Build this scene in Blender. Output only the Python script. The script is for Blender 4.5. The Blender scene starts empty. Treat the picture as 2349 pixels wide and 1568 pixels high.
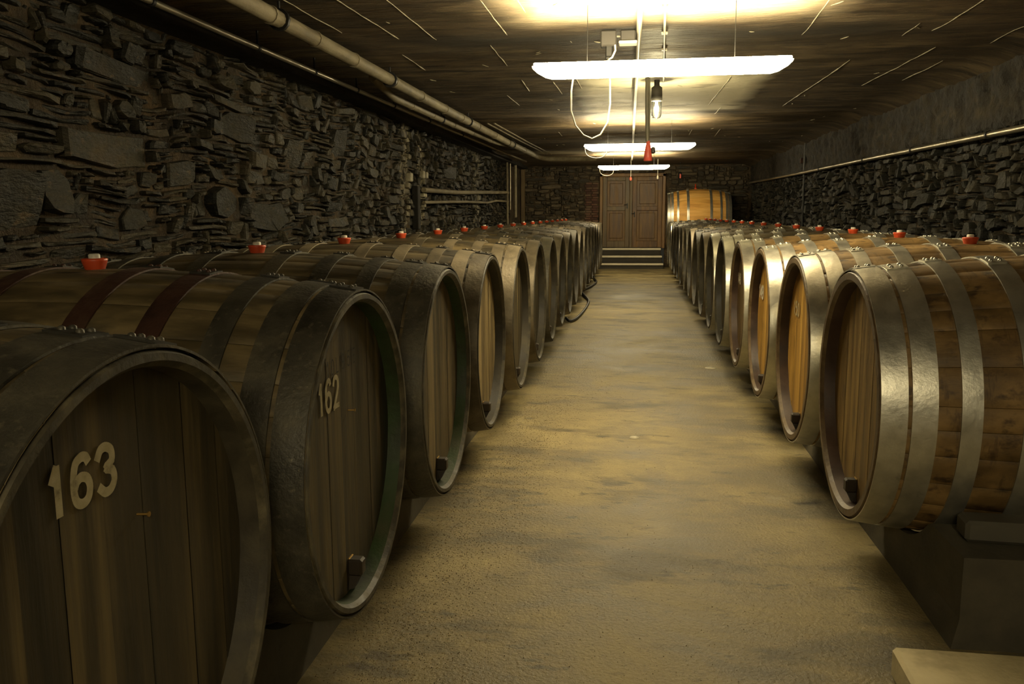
import bpy, math, random
from mathutils import Vector, Matrix, noise as mnoise
random.seed(7)
PI = math.pi
SC = 0.85            # survey unit -> metre
ZF = -1.62           # floor level in survey units (eye = 0)
COL = bpy.context.scene.collection

def T(p):            # survey point -> world metres
    return Vector((p[0]*SC, p[1]*SC, (p[2]-ZF)*SC))

# ------------------------------------------------------------------ mesh builder
class MB:
    def __init__(s): s.v=[]; s.f=[]; s.m=[]; s.sm=[]
    def add(s, vs, fs, mi=0, smooth=False):
        b=len(s.v); s.v+= [tuple(p) for p in vs]
        for f in fs: s.f.append([b+i for i in f]); s.m.append(mi); s.sm.append(smooth)
    def box(s, c, d, mi=0, rot=None):
        x,y,z=[k/2 for k in d]
        vs=[Vector((a*x,b*y,e*z)) for a in(-1,1) for b in(-1,1) for e in(-1,1)]
        if rot is not None: vs=[rot@p for p in vs]
        vs=[p+Vector(c) for p in vs]
        s.add(vs,[(0,1,3,2),(4,6,7,5),(0,4,5,1),(2,3,7,6),(0,2,6,4),(1,5,7,3)],mi)
    def bbox(s, c, d, bev=.01, mi=0):      # bevelled box
        x,y,z=[k/2 for k in d]; b=min(bev,x*.9,y*.9,z*.9); vs=[];idx={}
        for sx in(-1,1):
            for sy in(-1,1):
                for sz in(-1,1):
                    for k,(ax,ay,az) in enumerate(((x,y-b,z-b),(x-b,y,z-b),(x-b,y-b,z))):
                        idx[(sx,sy,sz,k)]=len(vs); vs.append((c[0]+sx*ax,c[1]+sy*ay,c[2]+sz*az))
        F=[]
        I=lambda *a: idx[a]
        for q in(-1,1):
            o=[(-1,-1),(1,-1),(1,1),(-1,1)]
            if q<0:o=o[::-1]
            F.append([I(q,a,b_,0) for a,b_ in o]); F.append([I(b_,q,a,1) for a,b_ in o]); F.append([I(a,b_,q,2) for a,b_ in o])
        for a in(-1,1):
            for b_ in(-1,1):
                F.append([I(-1,a,b_,1),I(1,a,b_,1),I(1,a,b_,2),I(-1,a,b_,2)])
                F.append([I(a,-1,b_,0),I(a,1,b_,0),I(a,1,b_,2),I(a,-1,b_,2)])
                F.append([I(a,b_,-1,0),I(a,b_,1,0),I(a,b_,1,1),I(a,b_,-1,1)])
                for e in(-1,1): F.append([I(a,b_,e,0),I(a,b_,e,1),I(a,b_,e,2)])
        s.add(vs,F,mi)
    def tube(s, pts, r, n=10, mi=0, cap=True, closed=False):
        pts=[Vector(p) for p in pts]; N=len(pts); rs=r if isinstance(r,(list,tuple)) else [r]*N
        vs=[];prev=None
        for i,p in enumerate(pts):
            d=(pts[min(i+1,N-1)]-pts[max(i-1,0)]).normalized()
            if prev is None:
                a=Vector((0,0,1)) if abs(d.z)<.9 else Vector((1,0,0)); u=d.cross(a).normalized()
            else: u=(prev-d*prev.dot(d)).normalized()
            prev=u; w=d.cross(u)
            for k in range(n):
                t=2*PI*k/n; vs.append(p+(u*math.cos(t)+w*math.sin(t))*rs[i])
        fs=[(i*n+k,i*n+(k+1)%n,(i+1)*n+(k+1)%n,(i+1)*n+k) for i in range(N-1) for k in range(n)]
        s.add(vs,fs,mi,True)
        if cap:
            s.add([vs[k] for k in range(n)],[tuple(range(n))[::-1]],mi); s.add([vs[(N-1)*n+k] for k in range(n)],[tuple(range(n))],mi)
    def lathe(s, prof, n=24, axis='z', o=(0,0,0), mi=0, smooth=True, a0=0, a1=2*PI):
        full=abs(a1-a0-2*PI)<1e-6; m=n if full else n+1; vs=[]
        for (h,r) in prof:
            for k in range(m):
                t=a0+(a1-a0)*k/n; c,q=r*math.cos(t),r*math.sin(t)
                p=(h,c,q) if axis=='x' else (q,h,c) if axis=='y' else (c,q,h)
                vs.append((p[0]+o[0],p[1]+o[1],p[2]+o[2]))
        fs=[(i*m+k,i*m+(k+1)%m,(i+1)*m+(k+1)%m,(i+1)*m+k) for i in range(len(prof)-1) for k in range(n)]
        s.add(vs,fs,mi,smooth)
    def build(s, name, mats, parent=None, loc=(0,0,0), raw=False):
        me=bpy.data.meshes.new(name)
        if raw: me.from_pydata([tuple(T(p)) for p in s.v],[],s.f)
        else: me.from_pydata([(p[0]*SC,p[1]*SC,p[2]*SC) for p in s.v],[],s.f)
        if not isinstance(mats,(list,tuple)): mats=[mats]
        for m in mats: me.materials.append(m)
        me.polygons.foreach_set('material_index',s.m); me.polygons.foreach_set('use_smooth',s.sm)
        me.validate(); me.update()
        import bmesh
        bm=bmesh.new(); bm.from_mesh(me); bmesh.ops.recalc_face_normals(bm,faces=bm.faces); bm.to_mesh(me); bm.free()
        o=bpy.data.objects.new(name,me); COL.objects.link(o)
        if parent is not None: o.parent=parent
        elif not raw: o.location=T(loc)
        return o
def W(mb,name,mats,parent=None):           # build from survey coordinates; re-centred on a sensible origin
    xs=[p[0] for p in mb.v]; ys=[p[1] for p in mb.v]; zs=[p[2] for p in mb.v]
    if parent is None:
        c=((min(xs)+max(xs))/2,(min(ys)+max(ys))/2,min(zs))
    else:
        c=parent['o']
    mb.v=[(p[0]-c[0],p[1]-c[1],p[2]-c[2]) for p in mb.v]
    return mb.build(name,mats,parent,c)
def thing(name,label,cat,loc,group=None,rz=0):
    o=bpy.data.objects.new(name,None); o.empty_display_size=.1; COL.objects.link(o)
    o.location=T(loc); o.rotation_euler=(0,0,rz); o['o']=tuple(float(k) for k in loc); o['label']=label; o['category']=cat
    if group:o['group']=group
    return o
def tag(o,label,cat,group=None,kind=None):
    o['label']=label;o['category']=cat
    if group:o['group']=group
    if kind:o['kind']=kind
    return o
def struct(mb,name,mats,label=None,cat=None):
    o=W(mb,name,mats); o['kind']='structure'
    if label:o['label']=label
    if cat:o['category']=cat
    return o

# ------------------------------------------------------------------ materials
def mat(name, cols, scale=(4,4,4), detail=6, rough=(.6,.8), metal=0.0, bump=.3, bscale=(30,30,30), bdist=.01,
        island=0.0, pos=None, emit=None, spots=None, rand=0.0, nrough=.6, spec=.5, coat=0.0, distort=0.0):
    m=bpy.data.materials.new(name); m.use_nodes=True; nt=m.node_tree; N=nt.nodes; L=nt.links
    b=N['Principled BSDF']
    tc=N.new('ShaderNodeTexCoord'); mp=N.new('ShaderNodeMapping'); mp.inputs['Scale'].default_value=scale
    L.new(tc.outputs['Object'],mp.inputs['Vector'])
    src=mp.outputs[0]
    if rand:
        oi=N.new('ShaderNodeObjectInfo'); mu=N.new('ShaderNodeVectorMath'); mu.operation='SCALE'; mu.inputs[0].default_value=(17,31,23)
        L.new(oi.outputs['Random'],mu.inputs['Scale']); L.new(mu.outputs[0],mp.inputs['Location'])
    n=N.new('ShaderNodeTexNoise'); n.inputs['Detail'].default_value=detail; n.inputs['Roughness'].default_value=nrough; n.inputs['Scale'].default_value=1
    n.inputs['Distortion'].default_value=distort
    L.new(src,n.inputs['Vector'])
    fac=n.outputs['Fac']
    if island:
        g=N.new('ShaderNodeNewGeometry'); ma=N.new('ShaderNodeMath'); ma.operation='MULTIPLY_ADD'
        L.new(g.outputs['Random Per Island'],ma.inputs[0]); ma.inputs[1].default_value=island
        sb=N.new('ShaderNodeMath'); sb.operation='SUBTRACT'; L.new(fac,sb.inputs[0]); sb.inputs[1].default_value=island/2
        L.new(sb.outputs[0],ma.inputs[2]); fac=ma.outputs[0]
        # shift texture per island
        mm=N.new('ShaderNodeVectorMath'); mm.operation='SCALE'; mm.inputs[0].default_value=(9.1,5.3,7.7) if island>.08 else (.5,.3,.3); L.new(g.outputs['Random Per Island'],mm.inputs['Scale'])
        ad=N.new('ShaderNodeVectorMath'); ad.operation='ADD'; L.new(src,ad.inputs[0]); L.new(mm.outputs[0],ad.inputs[1]); L.new(ad.outputs[0],n.inputs['Vector'])
    if rand:
        m2=N.new('ShaderNodeMath'); m2.operation='MULTIPLY_ADD'; L.new(oi.outputs['Random'],m2.inputs[0]); m2.inputs[1].default_value=rand; 
        m3=N.new('ShaderNodeMath'); m3.operation='SUBTRACT'; L.new(fac,m3.inputs[0]); m3.inputs[1].default_value=rand/2; L.new(m3.outputs[0],m2.inputs[2]); fac=m2.outputs[0]
    cr=N.new('ShaderNodeValToRGB'); L.new(fac,cr.inputs['Fac'])
    pos=pos or [.3+.4*i/(max(1,len(cols)-1)) for i in range(len(cols))]
    e=cr.color_ramp.elements
    e[0].position=pos[0]; e[0].color=(*cols[0],1); e[1].position=pos[-1]; e[1].color=(*cols[-1],1)
    for p,c in list(zip(pos,cols))[1:-1]:
        q=e.new(p); q.color=(*c,1)
    col=cr.outputs['Color']
    for sp in (spots or []):              # (scale3, threshold lo, hi, colour, strength)
        s3,lo,hi,c,st=sp
        mp2=N.new('ShaderNodeMapping'); mp2.inputs['Scale'].default_value=s3; mp2.inputs['Location'].default_value=(3.1*lo,7.7*hi,1.3); L.new(tc.outputs['Object'],mp2.inputs['Vector'])
        n2=N.new('ShaderNodeTexNoise'); n2.inputs['Scale'].default_value=1; n2.inputs['Detail'].default_value=4; n2.inputs['Roughness'].default_value=.65; L.new(mp2.outputs[0],n2.inputs['Vector'])
        mr=N.new('ShaderNodeMapRange'); mr.inputs['From Min'].default_value=lo; mr.inputs['From Max'].default_value=hi; mr.inputs['To Max'].default_value=st
        L.new(n2.outputs['Fac'],mr.inputs['Value'])
        mx=N.new('ShaderNodeMix'); mx.data_type='RGBA'; L.new(mr.outputs[0],mx.inputs['Factor']); L.new(col,mx.inputs['A']); mx.inputs['B'].default_value=(*c,1)
        col=mx.outputs['Result']
    m['colsock']=0
    L.new(col,b.inputs['Base Color'])
    rr=N.new('ShaderNodeMapRange'); rr.inputs['From Min'].default_value=.3; rr.inputs['From Max'].default_value=.7
    rr.inputs['To Min'].default_value=rough[0]; rr.inputs['To Max'].default_value=rough[1]; L.new(n.outputs['Fac'],rr.inputs['Value']); L.new(rr.outputs[0],b.inputs['Roughness'])
    b.inputs['Metallic'].default_value=metal; b.inputs['Specular IOR Level'].default_value=spec
    if coat: b.inputs['Coat Weight'].default_value=coat
    if bump:
        mp3=N.new('ShaderNodeMapping'); mp3.inputs['Scale'].default_value=bscale; L.new(tc.outputs['Object'],mp3.inputs['Vector'])
        n3=N.new('ShaderNodeTexNoise'); n3.inputs['Scale'].default_value=1; n3.inputs['Detail'].default_value=4; n3.inputs['Roughness'].default_value=.6; L.new(mp3.outputs[0],n3.inputs['Vector'])
        bp=N.new('ShaderNodeBump'); bp.inputs['Strength'].default_value=bump; bp.inputs['Distance'].default_value=bdist
        L.new(n3.outputs['Fac'],bp.inputs['Height']); L.new(bp.outputs[0],b.inputs['Normal'])
    if emit:
        b.inputs['Emission Color'].default_value=(*emit[0],1); b.inputs['Emission Strength'].default_value=emit[1]
    return m
def flat(name,c,rough=.5,metal=0,emit=None,spec=.5): return mat(name,[tuple(k*.8 for k in c),c],scale=(9,9,9),rough=(rough*.85,min(1,rough*1.15)),metal=metal,bump=.08,emit=emit,spec=spec)

M={}
M['oak_dark']=mat('oak_dark',[(.022,.018,.011),(.078,.058,.026),(.19,.14,.062)],scale=(2.2,9,9),island=.03,rough=(.42,.7),bump=.35,bscale=(4,50,50),bdist=.006,rand=.15,
    spots=[((2.5,5,5),.54,.66,(.018,.017,.012),.65),((14,26,26),.6,.68,(.18,.13,.06),.45)])
M['oak_head']=mat('oak_head',[(.020,.017,.010),(.064,.049,.023),(.165,.120,.048)],scale=(8,14,.9),island=.12,rough=(.45,.7),bump=.3,bscale=(40,50,4),bdist=.005,rand=.1)
M['oak_tan']=mat('oak_tan',[(.05,.038,.016),(.14,.10,.042),(.26,.19,.08)],scale=(8,14,1.0),island=.14,rough=(.5,.75),bump=.3,bscale=(40,50,4),bdist=.005,rand=.2)
M['oak_amber']=mat('oak_amber',[(.075,.045,.016),(.185,.112,.037),(.33,.205,.075)],scale=(5,8,8),island=.02,rough=(.45,.7),bump=.3,bscale=(5,45,45),bdist=.005,
    spots=[((9,14,14),.55,.66,(.03,.016,.008),.85),((26,6,6),.58,.68,(.04,.02,.009),.6),((3,5,5),.56,.70,(.05,.04,.02),.5)])
M['amber_head']=mat('amber_head',[(.17,.085,.014),(.37,.20,.034),(.56,.33,.062)],scale=(8,12,.8),island=.12,rough=(.45,.7),bump=.25,bscale=(40,50,4),bdist=.004,
    spots=[((6,14,4),.66,.76,(.06,.035,.012),.7)])
M['brown_head']=mat('brown_head',[(.045,.028,.010),(.13,.078,.026),(.24,.15,.05)],scale=(8,14,.8),island=.12,rough=(.45,.7),bump=.3,bscale=(40,50,4),bdist=.005)
M['gold_head']=mat('gold_brown_head',[(.09,.055,.016),(.22,.135,.040),(.36,.235,.075)],scale=(8,14,.8),island=.12,rough=(.45,.7),bump=.3,bscale=(40,50,4),bdist=.005,
    spots=[((8,12,3),.58,.70,(.07,.045,.02),.6)])
M['oak_new']=mat('oak_new',[(.60,.29,.055),(.80,.43,.10),(.90,.54,.16)],scale=(1.6,10,10),island=.25,rough=(.5,.7),bump=.2,bscale=(4,40,40))
M['iron']=mat('iron_dark',[(.028,.026,.020),(.070,.063,.045),(.14,.122,.08)],scale=(5,5,5),rough=(.42,.65),metal=.35,bump=.3,bscale=(60,60,60),rand=.1,
    spots=[((3,3,3),.55,.66,(.14,.12,.075),.6),((50,50,50),.58,.68,(.16,.14,.09),.5)])
M['rust']=mat('iron_rust',[(.025,.012,.008),(.06,.025,.015),(.10,.06,.035)],scale=(7,7,7),rough=(.5,.7),metal=.25,bump=.3,bscale=(60,60,60))
M['browniron']=mat('iron_brown',[(.08,.065,.04),(.165,.135,.088),(.26,.215,.14)],scale=(6,6,6),rough=(.42,.62),metal=.35,bump=.2,bscale=(50,50,50),rand=.3)
M['zinc']=mat('zinc_hoop',[(.44,.43,.37),(.55,.53,.45),(.64,.62,.53)],scale=(14,14,14),rough=(.34,.46),metal=.85,bump=.12,bscale=(50,50,50),spots=[((16,16,16),.60,.74,(.24,.22,.17),.45)])
M['algae']=mat('algae_wood',[(.012,.013,.007),(.020,.026,.009),(.024,.050,.010),(.06,.06,.028)],scale=(3,3,3),rough=(.5,.7),bump=.3)
M['chime']=mat('chime_wood',[(.018,.015,.009),(.045,.037,.020),(.12,.10,.055)],scale=(20,14,14),rough=(.5,.75),bump=.3,rand=.1)
M['chime_a']=mat('chime_wood_amber',[(.05,.03,.014),(.11,.07,.03),(.17,.12,.06)],scale=(20,14,14),rough=(.4,.65),bump=.3)
M['croze']=mat('croze_wood',[(.014,.012,.008),(.032,.026,.015),(.07,.058,.032)],scale=(6,6,6),rough=(.5,.7),bump=.2,rand=.1)
M['croze_a']=mat('croze_wood_stained',[(.022,.012,.008),(.05,.026,.016),(.085,.05,.03)],scale=(6,6,6),rough=(.4,.6),bump=.2,rand=.1)
M['number_bright']=flat('number_paint_white',(.85,.78,.6),.7)
M['red']=flat('bung_red',(.62,.075,.02),.4)
M['white']=flat('bung_white',(.7,.66,.55),.5)
M['paint']=mat('number_paint',[(.16,.14,.08),(.42,.36,.21),(.52,.46,.29)],scale=(40,40,40),rough=(.6,.8),bump=.2,pos=[.28,.45,.7])
M['ink']=flat('stamp_ink',(.012,.012,.009),.7)
M['brass']=flat('brass',(.42,.26,.07),.35,.8)
M['tap']=flat('tap_wood',(.035,.024,.014),.55)
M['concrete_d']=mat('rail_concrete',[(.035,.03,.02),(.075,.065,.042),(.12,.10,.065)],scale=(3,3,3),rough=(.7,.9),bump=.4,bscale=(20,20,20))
M['slab']=mat('pale_stone',[(.42,.35,.19),(.60,.51,.29),(.72,.62,.38)],scale=(3,3,3),rough=(.6,.8),bump=.3,bscale=(25,25,25),spots=[((4,4,4),.55,.7,(.2,.15,.07),.6)])
M['timber']=flat('grey_timber',(.10,.09,.065),.7)
M['cable_w']=flat('cable_pale',(.55,.5,.38),.45)
M['pipe_w']=mat('pipe_lagging',[(.14,.115,.07),(.27,.225,.14),(.36,.31,.20)],scale=(9,3,9),rough=(.6,.8),bump=.3,bscale=(40,20,40))
M['steel']=mat('steel_pipe',[(.32,.28,.20),(.50,.45,.33)],scale=(9,2,9),rough=(.26,.42),metal=.8,bump=.08,bscale=(40,10,40))
M['black']=flat('black_rubber',(.015,.014,.012),.5)
M['boxgrey']=flat('box_grey',(.045,.04,.032),.6)
M['housing']=flat('lamp_housing',(.75,.72,.6),.4)
LC=(1.0,.85,.52)
M['lamp']=flat('lamp_diffuser',(.9,.88,.8),.4,emit=(LC,26.0))
g=bpy.data.materials.new('clear_glass'); g.use_nodes=True; nt=g.node_tree; nt.nodes.remove(nt.nodes['Principled BSDF'])
tr=nt.nodes.new('ShaderNodeBsdfTransparent'); gl=nt.nodes.new('ShaderNodeBsdfGlossy'); gl.inputs['Roughness'].default_value=.08; fr=nt.nodes.new('ShaderNodeFresnel'); ms=nt.nodes.new('ShaderNodeMixShader')
tr.inputs[0].default_value=(.93,.93,.88,1); nt.links.new(fr.outputs[0],ms.inputs[0]); nt.links.new(tr.outputs[0],ms.inputs[1]); nt.links.new(gl.outputs[0],ms.inputs[2]); nt.links.new(ms.outputs[0],nt.nodes['Material Output'].inputs[0])
M['glass']=g
M['bulb']=flat('lit_bulb',(.9,.88,.8),.4,emit=(LC,450.0))
M['plate']=flat('joint_plate',(.03,.027,.02),.5,.3)
M['cable_g']=flat('cable_grey',(.22,.20,.14),.5)
M['plugred']=flat('plug_red',(.85,.14,.09),.4)
M['slate']=mat('slate_stone',[(.013,.013,.009),(.030,.027,.017),(.072,.060,.034)],scale=(5,5,14),island=.45,rough=(.45,.8),bump=.8,bscale=(22,22,60),bdist=.02,spec=.45,
    spots=[((2,2.2,2),.58,.72,(.11,.078,.042),.6),((9,9,22),.60,.70,(.17,.115,.055),.6)])
M['slate_r']=mat('slate_stone_right',[(.010,.010,.007),(.022,.020,.013),(.050,.042,.026)],scale=(5,5,14),island=.4,rough=(.5,.85),bump=.8,bscale=(22,22,60),bdist=.02,spec=.4,
    spots=[((6,6,12),.60,.72,(.09,.07,.04),.5)])
M['slate_end']=mat('end_wall_stone',[(.04,.033,.02),(.085,.066,.038),(.15,.115,.065)],scale=(5,5,14),island=.45,rough=(.5,.8),bump=.8,bscale=(22,22,60),bdist=.02)
M['mortar']=mat('wall_mortar',[(.018,.013,.008),(.060,.042,.022),(.14,.095,.048)],scale=(4,4,4),rough=(.8,.95),bump=.9,bscale=(28,28,28),bdist=.03)
M['plaster_d']=mat('rough_plaster',[(.010,.008,.005),(.026,.020,.012),(.062,.048,.027)],scale=(4,4,6),rough=(.7,.9),bump=.9,bscale=(14,14,14),bdist=.04)
M['brick']=mat('old_brick',[(.07,.03,.018),(.14,.06,.035),(.15,.10,.06)],scale=(6,6,6),island=.5,rough=(.7,.9),bump=.4)
M['lime']=mat('lime_crust',[(.32,.28,.18),(.6,.55,.4)],scale=(12,12,12),rough=(.5,.7),bump=.5)
M['shade_dark']=flat('shade_black',(.02,.017,.012),.8)  # near-black that stands in for shade on the left wall
M['door']=mat('door_wood',[(.10,.048,.014),(.22,.115,.036),(.31,.175,.06)],scale=(12,4,1.4),rough=(.4,.6),bump=.25,bscale=(50,10,5),rand=.2)
M['door_g']=mat('door_wood_grey',[(.07,.045,.018),(.15,.10,.042),(.21,.145,.062)],scale=(12,4,1.4),rough=(.4,.6),bump=.25,bscale=(50,10,5))
M['door_panel']=mat('door_panel_wood',[(.07,.035,.011),(.16,.085,.027),(.24,.14,.047)],scale=(14,4,1.2),rough=(.4,.6),bump=.25,bscale=(50,10,5))
M['step']=mat('step_riser',[(.03,.026,.018),(.06,.05,.034)],rough=(.7,.9),bump=.3)
M['lit_edge']=mat('step_lit_edge',[(.65,.57,.4),(.85,.76,.55)],rough=(.6,.8),bump=.2)  # pale colour imitates lamplight on the tread tops
M['grit']=mat('grit',[(.08,.055,.028),(.18,.13,.06),(.42,.32,.17)],island=.9,scale=(2,2,2),bump=0,pos=[.1,.5,.9])

M['floor']=mat('floor_concrete',[(.10,.077,.035),(.195,.152,.066),(.30,.238,.108),(.40,.325,.155)],scale=(1.0,1.25,1),detail=8,nrough=.74,rough=(.40,.75),bump=.9,bscale=(70,70,70),bdist=.006,distort=.5,spec=.45,pos=[.3,.45,.57,.7],
    spots=[((1.3,2.8,1),.50,.62,(.095,.080,.050),.75),((.7,1.1,1),.56,.70,(.36,.28,.13),.5),((4,9,1),.60,.68,(.06,.05,.032),.7),((90,90,1),.60,.68,(.085,.06,.03),.55),((130,130,1),.66,.72,(.5,.43,.28),.6)])
M['ceil']=mat('ceiling_concrete',[(.034,.024,.014),(.095,.066,.035),(.20,.145,.078)],scale=(.8,2.6,2),detail=9,nrough=.68,rough=(.5,.8),bump=1.0,bscale=(7,30,10),bdist=.02,spec=.45,
    spots=[((1.5,9,2),.50,.64,(.020,.015,.009),.75),((5,34,2),.60,.68,(.012,.009,.006),.9),((1.6,6,1),.54,.66,(.24,.18,.10),.6),((40,60,1),.64,.70,(.34,.27,.16),.6)])

# position-bounded marks (paint, lime, painted shade and lamplight) added to a material in object space
def zone(m, lo, hi, soft, colr, strength, nsc=(3,3,3), thr=(.35,.6)):
    nt=m.node_tree;N=nt.nodes;L=nt.links; b=N['Principled BSDF']; cur=b.inputs['Base Color'].links[0].from_socket
    tc=N.new('ShaderNodeTexCoord'); sx=N.new('ShaderNodeSeparateXYZ')
    nz=N.new('ShaderNodeTexNoise'); mp=N.new('ShaderNodeMapping'); mp.inputs['Scale'].default_value=nsc
    gp=N.new('ShaderNodeNewGeometry'); L.new(gp.outputs['Position'],mp.inputs['Vector']); L.new(mp.outputs[0],nz.inputs['Vector']); nz.inputs['Scale'].default_value=1; nz.inputs['Detail'].default_value=4
    ds=N.new('ShaderNodeVectorMath'); ds.operation='MULTIPLY_ADD'; L.new(nz.outputs['Color'],ds.inputs[0]); ds.inputs[1].default_value=(soft*2.2,)*3
    L.new(gp.outputs['Position'],ds.inputs[2]); L.new(ds.outputs[0],sx.inputs[0])
    fac=None
    a=T(lo);c=T(hi)
    for i in range(3):
        mid=(a[i]+c[i])/2+soft*1.1; half=(c[i]-a[i])/2
        s1=N.new('ShaderNodeMath'); s1.operation='SUBTRACT'; L.new(sx.outputs[i],s1.inputs[0]); s1.inputs[1].default_value=mid
        s2=N.new('ShaderNodeMath'); s2.operation='ABSOLUTE'; L.new(s1.outputs[0],s2.inputs[0])
        mr=N.new('ShaderNodeMapRange'); mr.inputs['From Min'].default_value=half+soft; mr.inputs['From Max'].default_value=max(half-soft,0); L.new(s2.outputs[0],mr.inputs['Value'])
        if fac is None: fac=mr.outputs[0]
        else:
            k=N.new('ShaderNodeMath'); k.operation='MULTIPLY'; L.new(fac,k.inputs[0]); L.new(mr.outputs[0],k.inputs[1]); fac=k.outputs[0]
    mr=N.new('ShaderNodeMapRange'); mr.inputs['From Min'].default_value=thr[0]; mr.inputs['From Max'].default_value=thr[1]; mr.inputs['To Max'].default_value=strength; L.new(nz.outputs['Fac'],mr.inputs['Value'])
    k=N.new('ShaderNodeMath'); k.operation='MULTIPLY'; L.new(fac,k.inputs[0]); L.new(mr.outputs[0],k.inputs[1])
    mx=N.new('ShaderNodeMix'); mx.data_type='RGBA'; L.new(k.outputs[0],mx.inputs['Factor']); L.new(cur,mx.inputs['A']); mx.inputs['B'].default_value=(*colr,1)
    L.new(mx.outputs['Result'],b.inputs['Base Color'])
zone(M['plaster_d'],(3.1,6,.95),(3.6,14,1.10),.07,(.13,.10,.05),.6,(5,5,9),(.52,.70))
# pale patches on the ceiling, lime runs on the left wall
zone(M['ceil'],(-.62,9.2,1),(1.35,12.6,2),.10,(.80,.74,.56),.95,(2.2,3,2),(.2,.42))  # white plaster, paled further to imitate the jar lamp's glow
zone(M['ceil'],(-.9,5.3,1),(1.35,6.75,2),.16,(.55,.46,.30),.75,(2.2,3,2),(.15,.45))  # pool of lamplight above the nearest strip lamp, painted into the ceiling
zone(M['ceil'],(-2.5,20.2,1),(1.6,21.6,2),.2,(.45,.38,.24),.7,(1.2,2,2),(.3,.5))
zone(M['ceil'],(-1.9,7.0,1),(2.0,7.75,2),.22,(.022,.017,.011),.85,(1.2,2,2),(.1,.4))  # shade beyond the nearest strip lamp, painted as a dark band
for mm in (M['slate'],M['mortar']):
    zone(mm,(-3.6,12.5,-1),(-3.1,12.95,1.35),.05,(.42,.37,.25),.8,(9,9,3),(.42,.6))
    zone(mm,(-3.6,13.45,-1),(-3.1,13.8,1.3),.05,(.5,.44,.3),.8,(9,9,4),(.46,.6))
    zone(mm,(-3.6,18.2,-.2),(-3.1,18.9,1.3),.06,(.42,.37,.25),.8,(9,9,3),(.45,.6))

zone(M['floor'],(.91,4.83,-2),(1.08,4.90,0),.03,(.012,.011,.008),.95,(6,6,2),(.0,.2))
zone(M['floor'],(.78,4.82,-2),(.90,4.92,0),.03,(.42,.36,.24),.7,(20,20,2),(.35,.55))
zone(M['floor'],(.45,4.4,-2),(1.3,15.5,0),.18,(.115,.098,.064),.7,(1.6,2.6,2),(.38,.6))
zone(M['floor'],(-.35,3.9,-2),(.5,4.5,0),.15,(.12,.105,.07),.6,(2,4,2),(.35,.6))
# ------------------------------------------------------------------ room shell
def fbm(x,y,z=0): return mnoise.fractal(Vector((x,y,z)),1.0,2.0,5)
Y0,Y1=-4.0,27.2
mb=MB(); nx,ny=70,330
def floor_z(x,y): return ZF+.010*fbm(x*.7,y*.7)-.03*math.exp(-(((x-.99)/.09)**2+((y-4.86)/.07)**2))
vs=[];
for j in range(ny+1):
    for i in range(nx+1):
        x=-3.7+7.4*i/nx; y=Y0+(Y1-Y0)*j/ny; vs.append((x,y,floor_z(x,y)))
fs=[(j*(nx+1)+i,j*(nx+1)+i+1,(j+1)*(nx+1)+i+1,(j+1)*(nx+1)+i) for j in range(ny) for i in range(nx)]
mb.add(vs,fs,0,True); struct(mb,'floor',M['floor'],'worn yellowish concrete cellar floor','floor')

RIDGE=[(7.1,.022,.6,1.8),(13.0,.05,.4,1.4),(15.4,.05,.5,1.5),(18.3,.05,.6,1.4),(20.9,.05,.6,1.2),(23.4,.05,.6,1.2),(1.0,.05,.6,1.2),(-2,.05,.6,1.2)]
def ceil_z(x,y):
    z=1.42
    for c,h,wr,wf in RIDGE:          # gentle shuttering waves: quick rise, slow fall
        d=y-c
        if 0<d<wr: z+=h*(.5-.5*math.cos(PI*d/wr))
        elif wr<=d<wr+wf: z+=h*(.5+.5*math.cos(PI*(d-wr)/wf))
    z-=.16*max(0,(abs(x)-3.0)/.5)**2
    return z+.006*fbm(x*1.3,y*2.5)
mb=MB(); nx,ny=70,640; vs=[]
for j in range(ny+1):
    for i in range(nx+1):
        x=-3.7+7.4*i/nx; y=Y0+(Y1-Y0)*j/ny; vs.append((x,y,ceil_z(x,y)))
fs=[(j*(nx+1)+i,j*(nx+1)+i+1,(j+1)*(nx+1)+i+1,(j+1)*(nx+1)+i) for j in range(ny) for i in range(nx)]
mb.add(vs,fs,0,True)
def ridge(x0,y0,x1,y1,w=.0085):
    n=max(3,int(abs(y1-y0)/.12)); pts=[]
    for k in range(n+1):
        t=k/n; x=x0+(x1-x0)*t; y=y0+(y1-y0)*t
        pts.append((x+.002*fbm(x*3,y*5),y,ceil_z(x,y)-.001))
    rs=[w*(.35+.9*abs(fbm(p[1]*6,p[0]*6))) for p in pts]; rs[0]=rs[-1]=.002
    mb.tube(pts,rs,6,1,False)
for a in [(-2.35,5.5,-2.31,6.8),(-2.0,5.6,-1.93,7.1),(-1.67,5.5,-1.64,7.2),(-1.05,5.6,-1.035,7.1),(-.81,5.6,-.79,6.35),(-1.256,7.6,-1.254,8.6),(-1.22,9.4,-1.24,10.3),
          (-2.12,7.9,-2.1,8.7),(2.004,8.8,1.96,12.3),(2.61,8.3,2.53,10.5),(.99,9.6,.953,12.0),(1.28,6.2,1.34,7.6),(2.33,6.4,2.35,7.6),(2.14,7.2,2.18,7.8),
          (-.9,9.6,-.88,10.6),(-1.55,10.6,-1.53,11.6),(1.15,12.3,1.13,13.2),(-.65,8.9,-.62,10.2),(3.0,6.5,3.02,8.2),(1.5,15.5,1.48,17),(-1.4,15.5,-1.38,16.6),(1.0,15.8,.99,16.8),(2.9,9.0,2.88,10.2),(-2.6,5.0,-2.62,6.4)]:
    ridge(*a)
rnd=random.Random(5)
for k in range(60):
    x=rnd.uniform(-2.7,3.1); y=rnd.uniform(5.6,19); d=rnd.uniform(.03,.12)
    ridge(x,y,x+rnd.uniform(-.06,.06),y+d,.009)
struct(mb,'ceiling',[M['ceil'],M['lime']],'dark board-marked concrete ceiling with white lime lines','ceiling')

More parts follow.
